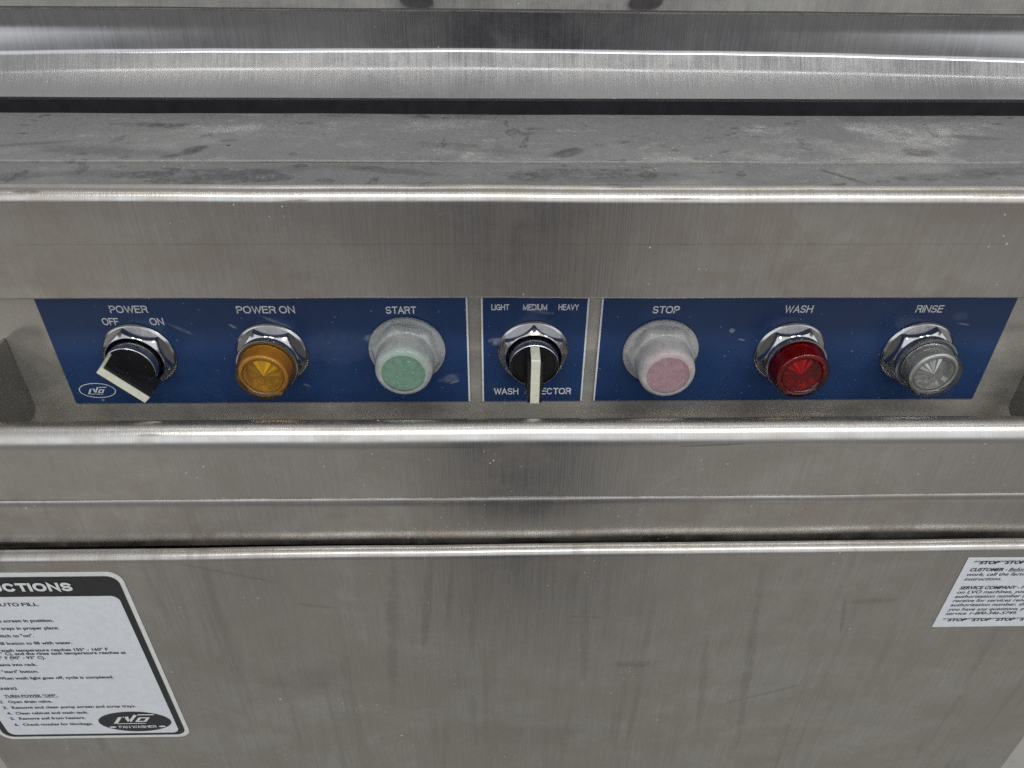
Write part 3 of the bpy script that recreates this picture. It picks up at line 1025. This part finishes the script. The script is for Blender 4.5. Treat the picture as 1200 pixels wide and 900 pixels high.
make_selector(-0.2149, -0.0004, R(12), 45, 'black power selector turned to OFF with a cream pointer')
make_indicator(-0.1370, -0.0002, R(22), M['lw_amber'], M['rf_amber'], M['sk_amber'], 20, 'amber POWER ON indicator light')
make_button(-0.0572, 0.0022, R(18), M['boot_green'], M['mem_green'], M['cap_green'], 'green START push button under a clouded boot')
make_selector(0.0177, 0.0008, R(0), 0, 'black wash selector turned to MEDIUM with a cream pointer')
make_button(0.0941, 0.0000, R(30), M['boot_red'], M['mem_red'], M['cap_red'], 'pinkish red STOP push button under a clouded boot')
make_indicator(0.1723, -0.0008, R(38), M['lw_red'], M['rf_red'], M['sk_red'], 24, 'red WASH indicator light')
make_indicator(0.2497, -0.0008, R(44), M['lw_clear'], M['rf_clear'], M['sk_clear'], 28, 'clear RINSE indicator light')


# ------------------------------------------------------------------ stickers on the lower door
def rrect(bm, x0, x1, z0, z1, r, y, n=10):
    pts = []
    for cx, cz, a in ((x1 - r, z1 - r, 0), (x0 + r, z1 - r, 90), (x0 + r, z0 + r, 180), (x1 - r, z0 + r, 270)):
        pts += [(cx + r * math.cos(R(a + 90 * i / n)), cz + r * math.sin(R(a + 90 * i / n))) for i in range(n + 1)]
    return [(x, y, z) for x, z in pts]


def slab(bm, pts, t):
    f = [bm.verts.new(p) for p in pts]
    b = [bm.verts.new((p[0], p[1] + t, p[2])) for p in pts]
    n = len(pts)
    bm.faces.new(f)
    bm.faces.new(b[::-1])
    for i in range(n):
        bm.faces.new((f[i], f[(i + 1) % n], b[(i + 1) % n], b[i]))


YL = -0.0626
bm = bmesh.new()
LX0, LX1, LZ0, LZ1 = -0.3800, -0.2380, -0.3105, -0.1215
slab(bm, rrect(bm, LX0, LX1, LZ0, LZ1, 0.0095, YL), 0.0003)
ins = part('instruction_sticker', bm, M['label_edge'], smooth=False, label='white instruction sticker with a black border')
bm = bmesh.new()
slab(bm, rrect(bm, LX0 + 0.0030, LX1 - 0.0030, LZ0 + 0.0034, LZ1 - 0.0038, 0.0075, YL - 0.0002), 0.0001)
brd = obj('border', bm, M['ink'], ins, smooth=False)
bm = bmesh.new()
slab(bm, rrect(bm, LX0 + 0.0078, LX1 - 0.0074, LZ0 + 0.0066, -0.1440, 0.0055, YL - 0.0004), 0.0001)
obj('text_field', bm, M['label'], ins, smooth=False)
bm = bmesh.new()
stroke_text(bm, 'INSTRUCTIONS', -0.1385, 0.0080, YL - 0.0006, -0.3562, -0.2710, 0.25)
obj('heading', bm, M['label_print'], ins, smooth=False)
bm = bmesh.new()
CH = 0.0030
YB = YL - 0.0006
stroke_text(bm, 'WITH AUTO FILL', -0.1529, 0.0034, YB, -0.3418, -0.2980, 0.17)
LEFT = LX0 + 0.0095
for s, xr, zb in (('1. Place screen in position.', -0.2941, -0.1691), ('2. Place trays in proper place.', -0.2931, -0.1769), ('3. Turn switch to "on".', -0.3123, -0.1849),
                  ('4. Push fill button to fill with water.', -0.2898, -0.1930), ('5. When wash temperature reaches 155\u00b0 - 160\u00b0 F', -0.2681, -0.2007),
                  ('(68\u00b0 - 71\u00b0 C), and the rinse tank temperature reaches at', -0.2573, -0.2045), ('least 195\u00b0 F (90\u00b0 - 93\u00b0 C).', -0.3130, -0.2091),
                  ('6. Load items into rack.', -0.3215, -0.2169), ('7. Push "start" button.', -0.3231, -0.2249), ('8. When wash light goes off, cycle is completed.', -0.2738, -0.2327),
                  ('CLEANING', -0.3453, -0.2452)):
    vs, _f = text_pts(s)
    wd = (max(v.x for v in vs) - min(v.x for v in vs)) * CH / CAP
    xs = min(0.99, (xr - LEFT) / wd)
    put_text(bm, s, zb, CH, YB, x1=xr, xs=xs, bold=0.022)
for num, s, xr, zb, ul in (('1.', 'TURN POWER "OFF".', -0.3200, -0.2545, True), ('2.', 'Open drain valve.', -0.3263, -0.2616, False),
                           ('3.', 'Remove and clean pump screen and scrap trays.', -0.2684, -0.2690, False), ('4.', 'Clean cabinet and wash tank.', -0.3050, -0.2764, False),
                           ('5.', 'Remove soil from heaters.', -0.3093, -0.2834, False), ('6.', 'Check nozzles for blockage.', -0.3063, -0.2915, False)):
    put_text(bm, num, zb, CH, YB, x0=-0.3637, xs=1.1, bold=0.022)
    put_text(bm, s, zb, CH, YB, x0=-0.3575, x1=xr, bold=0.022, underline=ul)
obj('lettering', bm, M['ink'], ins, smooth=False)
bm = bmesh.new()
disc(bm, -0.2745, -0.2880, 0.0266, 0.0132, YB)
emb = obj('emblem', bm, M['ink'], ins, smooth=False)
bm = bmesh.new()
bm2 = bm
emblem(bm, -0.2925, -0.2905, 0.0275, 0.0124, YB - 0.0002, 0.50)
stroke_text(bm, 'PAN WASHER', -0.2963, 0.0034, YB - 0.0002, -0.2880, -0.2602, 0.17)
for ex in (-0.2925, -0.2560):
    disc(bm, ex, -0.2946, 0.0026, 0.0010, YB - 0.0002, 20)
obj('emblem_lettering', bm, M['label_print'], ins, smooth=False)

bm = bmesh.new()
slab(bm, [(0.2929, YL, -0.1863), (0.4080, YL, -0.1863), (0.4080, YL, -0.1163), (0.2929, YL, -0.1163)], 0.0003)
wrn = part('service_sticker', bm, M['label'], smooth=False, label='plain white service sticker with black slanted print')
bm = bmesh.new()
YW = YL - 0.0002
CW = 0.0029
put_text(bm, '**STOP**STOP**STOP**STOP**STOP**STOP', -0.1222, 0.0028, YW, x0=0.2975, x1=0.3975, bold=0.045, shear=0.2)
put_text(bm, '**STOP**STOP**STOP**STOP**STOP**STOP', -0.1800, 0.0028, YW, x0=0.2972, x1=0.3972, bold=0.045, shear=0.2)
x_, xe = put_text(bm, 'CUSTOMER -', -0.1290, 0.0029, YW, x0=0.2980, x1=0.3222, bold=0.03, shear=0.2)
put_text(bm, 'Before doing any', -0.1290, 0.0029, YW, x0=xe + 0.0012, xs=1.12, bold=0.006, shear=0.2, underline=True)
x_, xe = put_text(bm, 'SERVICE COMPANY -', -0.1467, 0.0029, YW, x0=0.2976, x1=0.3372, bold=0.03, shear=0.2)
put_text(bm, 'Prior to work', -0.1467, 0.0029, YW, x0=xe + 0.0012, xs=1.12, bold=0.006, shear=0.2)
for s, zb in (('work, call the factory (below) for', -0.1335), ('instructions.', -0.1380), ('on LVO machines, you must get an', -0.1510), ('authorization number (WA-) to', -0.1554),
              ('receive for services rendered', -0.1597), ('authorization number, the invoice', -0.1641), ('you have any questions, please call', -0.1687), ('service 1-800-346-5749.', -0.1731)):
    put_text(bm, s, zb, 0.0029, YW, x0=0.2976, xs=1.17, bold=0.010, shear=0.2)
obj('lettering', bm, M['ink'], wrn, smooth=False)

# ------------------------------------------------------------------ floor
bm = bmesh.new()
box(bm, -3, 3, -0.75, 3.0, -1.0, -0.95)
fl = obj('floor', bm, M['floor'], smooth=False)
fl['kind'] = 'structure'

# ------------------------------------------------------------------ light
w = bpy.data.worlds.new('World')
S.world = w
w.use_nodes = True
nt = w.node_tree
nt.nodes.clear()
wo = nt.nodes.new('ShaderNodeOutputWorld')
bg = nt.nodes.new('ShaderNodeBackground')
tc = nt.nodes.new('ShaderNodeTexCoord')
sp = nt.nodes.new('ShaderNodeSeparateXYZ')
nt.links.new(tc.outputs['Generated'], sp.inputs[0])
cr = nt.nodes.new('ShaderNodeValToRGB')
mr = nt.nodes.new('ShaderNodeMapRange')
mr.inputs['From Min'].default_value = -1
mr.inputs['From Max'].default_value = 1
nt.links.new(sp.outputs[2], mr.inputs[0])
nt.links.new(mr.outputs[0], cr.inputs[0])
e = cr.color_ramp.elements
e[0].position = 0.0
e[0].color = (0.375, 0.365, 0.345, 1)
e[1].position = 1.0
e[1].color = (0.48, 0.49, 0.50, 1)
for pos, colr in ((0.30, (0.365, 0.355, 0.335, 1)), (0.46, (0.22, 0.22, 0.225, 1)), (0.54, (0.25, 0.25, 0.26, 1)), (0.64, (0.36, 0.37, 0.385, 1)), (0.80, (0.46, 0.47, 0.48, 1))):
    q = e.new(pos)
    q.color = colr
# the darker standing shape in front of the machine (low, straight ahead of it)
ab = nt.nodes.new('ShaderNodeMath'); ab.operation = 'DIVIDE'
nt.links.new(sp.outputs[0], ab.inputs[0]); nt.links.new(sp.outputs[1], ab.inputs[1])
aa = nt.nodes.new('ShaderNodeMath'); aa.operation = 'ADD'; aa.inputs[1].default_value = 0.03
nt.links.new(ab.outputs[0], aa.inputs[0])
ac = nt.nodes.new('ShaderNodeMath'); ac.operation = 'ABSOLUTE'
nt.links.new(aa.outputs[0], ac.inputs[0])
m1 = nt.nodes.new('ShaderNodeMapRange'); m1.interpolation_type = 'SMOOTHSTEP'
m1.inputs['From Min'].default_value = 0.19; m1.inputs['From Max'].default_value = 0.04
nt.links.new(ac.outputs[0], m1.inputs[0])
m2 = nt.nodes.new('ShaderNodeMath'); m2.operation = 'LESS_THAN'; m2.inputs[1].default_value = 0
nt.links.new(sp.outputs[1], m2.inputs[0])
m3 = nt.nodes.new('ShaderNodeMapRange'); m3.interpolation_type = 'SMOOTHSTEP'
m3.inputs['From Min'].default_value = 0.35; m3.inputs['From Max'].default_value = 0.05
nt.links.new(sp.outputs[2], m3.inputs[0])
m4 = nt.nodes.new('ShaderNodeMath'); m4.operation = 'MULTIPLY'
nt.links.new(m1.outputs[0], m4.inputs[0]); nt.links.new(m2.outputs[0], m4.inputs[1])
m5 = nt.nodes.new('ShaderNodeMath'); m5.operation = 'MULTIPLY'
nt.links.new(m4.outputs[0], m5.inputs[0]); nt.links.new(m3.outputs[0], m5.inputs[1])
m6 = nt.nodes.new('ShaderNodeMath'); m6.operation = 'MULTIPLY'; m6.inputs[1].default_value = 0.95
nt.links.new(m5.outputs[0], m6.inputs[0])
mx = nt.nodes.new('ShaderNodeMix'); mx.data_type = 'RGBA'
nt.links.new(m6.outputs[0], mx.inputs[0])
fr = nt.nodes.new('ShaderNodeMapRange'); fr.interpolation_type = 'SMOOTHSTEP'
fr.inputs['From Min'].default_value = 0.1; fr.inputs['From Max'].default_value = -0.45
nt.links.new(sp.outputs[1], fr.inputs[0])
lo = nt.nodes.new('ShaderNodeMapRange'); lo.interpolation_type = 'SMOOTHSTEP'
lo.inputs['From Min'].default_value = 0.04; lo.inputs['From Max'].default_value = 0.22
nt.links.new(sp.outputs[2], lo.inputs[0])
hi = nt.nodes.new('ShaderNodeMapRange'); hi.interpolation_type = 'SMOOTHSTEP'
hi.inputs['From Min'].default_value = 0.76; hi.inputs['From Max'].default_value = 0.50
nt.links.new(sp.outputs[2], hi.inputs[0])
ma = nt.nodes.new('ShaderNodeMath'); ma.operation = 'MULTIPLY'
nt.links.new(fr.outputs[0], ma.inputs[0]); nt.links.new(lo.outputs[0], ma.inputs[1])
mb = nt.nodes.new('ShaderNodeMath'); mb.operation = 'MULTIPLY'
nt.links.new(ma.outputs[0], mb.inputs[0]); nt.links.new(hi.outputs[0], mb.inputs[1])
mxf = nt.nodes.new('ShaderNodeMix'); mxf.data_type = 'RGBA'
nt.links.new(mb.outputs[0], mxf.inputs[0])
mpw = nt.nodes.new('ShaderNodeMapping'); mpw.inputs['Scale'].default_value = (3.4, 1.0, 1.6)
nt.links.new(tc.outputs['Generated'], mpw.inputs[0])
nzw = nt.nodes.new('ShaderNodeTexNoise'); nzw.inputs['Scale'].default_value = 1.7; nzw.inputs['Detail'].default_value = 3
nt.links.new(mpw.outputs[0], nzw.inputs['Vector'])
rmw = nt.nodes.new('ShaderNodeValToRGB')
rmw.color_ramp.elements[0].position = 0.34; rmw.color_ramp.elements[0].color = (0.52, 0.52, 0.58, 1)
rmw.color_ramp.elements[1].position = 0.66; rmw.color_ramp.elements[1].color = (1.45, 1.42, 1.36, 1)
nt.links.new(nzw.outputs['Fac'], rmw.inputs[0])
mlw = nt.nodes.new('ShaderNodeMix'); mlw.data_type = 'RGBA'; mlw.blend_type = 'MULTIPLY'; mlw.inputs[0].default_value = 1.0
nt.links.new(cr.outputs[0], mlw.inputs[6]); nt.links.new(rmw.outputs[0], mlw.inputs[7])
nt.links.new(mlw.outputs[2], mxf.inputs[6])
mxf.inputs[7].default_value = (1.34, 1.39, 1.44, 1)
nt.links.new(mxf.outputs[2], mx.inputs[6])
mx.inputs[7].default_value = (0.03, 0.03, 0.042, 1)
nt.links.new(mx.outputs[2], bg.inputs[0])
bg.inputs[1].default_value = 0.80
nt.links.new(bg.outputs[0], wo.inputs[0])


def area(name, loc, target, sx, sy, power, col):
    l = bpy.data.lights.new(name, 'AREA')
    l.shape = 'RECTANGLE'
    l.size, l.size_y = sx, sy
    l.energy = power
    l.color = col
    o = bpy.data.objects.new(name, l)
    C.objects.link(o)
    o.location = loc
    o.rotation_euler = (Vector(target) - Vector(loc)).to_track_quat('-Z', 'X' if False else 'Y').to_euler()
    return o


area('ceiling_tube', (0.45, -1.25, 1.68), (0.45, 0, 0), 2.8, 0.28, 21, (1.0, 0.985, 0.95))
area('ceiling_tube', (0.2, -0.46, 1.70), (0.2, 0, 0), 2.8, 0.05, 2.2, (1.0, 0.985, 0.95))

# ------------------------------------------------------------------ camera
cam = bpy.data.cameras.new('camera')
cam.sensor_fit = 'HORIZONTAL'
cam.sensor_width = 36
cam.lens = 27.0
cam.clip_start = 0.01
cam.clip_end = 100
co = bpy.data.objects.new('camera', cam)
C.objects.link(co)
Rw = [[0.9997454883462706, -0.004727144142990379, 0.022059298255569855],
      [-0.020624930034490205, -0.5877332011477591, 0.808791874668434],
      [0.009141706205582151, -0.8090409991940204, -0.5876811132159955]]
mw = Matrix.Identity(4)
for i in range(3):
    mw[i][0] = Rw[i][0]
    mw[i][1] = -Rw[i][1]
    mw[i][2] = -Rw[i][2]
mw[0][3], mw[1][3], mw[2][3] = -0.0051, -0.3839, 0.2543
co.matrix_world = mw
S.camera = co

S.view_settings.view_transform = 'Standard'
S.view_settings.look = 'None'
S.view_settings.exposure = 0.12
S.view_settings.gamma = 1.0
S.render.engine = 'CYCLES'
S.cycles.use_denoising = False
S.cycles.max_bounces = 10
S.cycles.adaptive_threshold = 0.006
S.cycles.transparent_max_bounces = 16
S.cycles.caustics_reflective = False
S.cycles.sample_clamp_indirect = 4.0
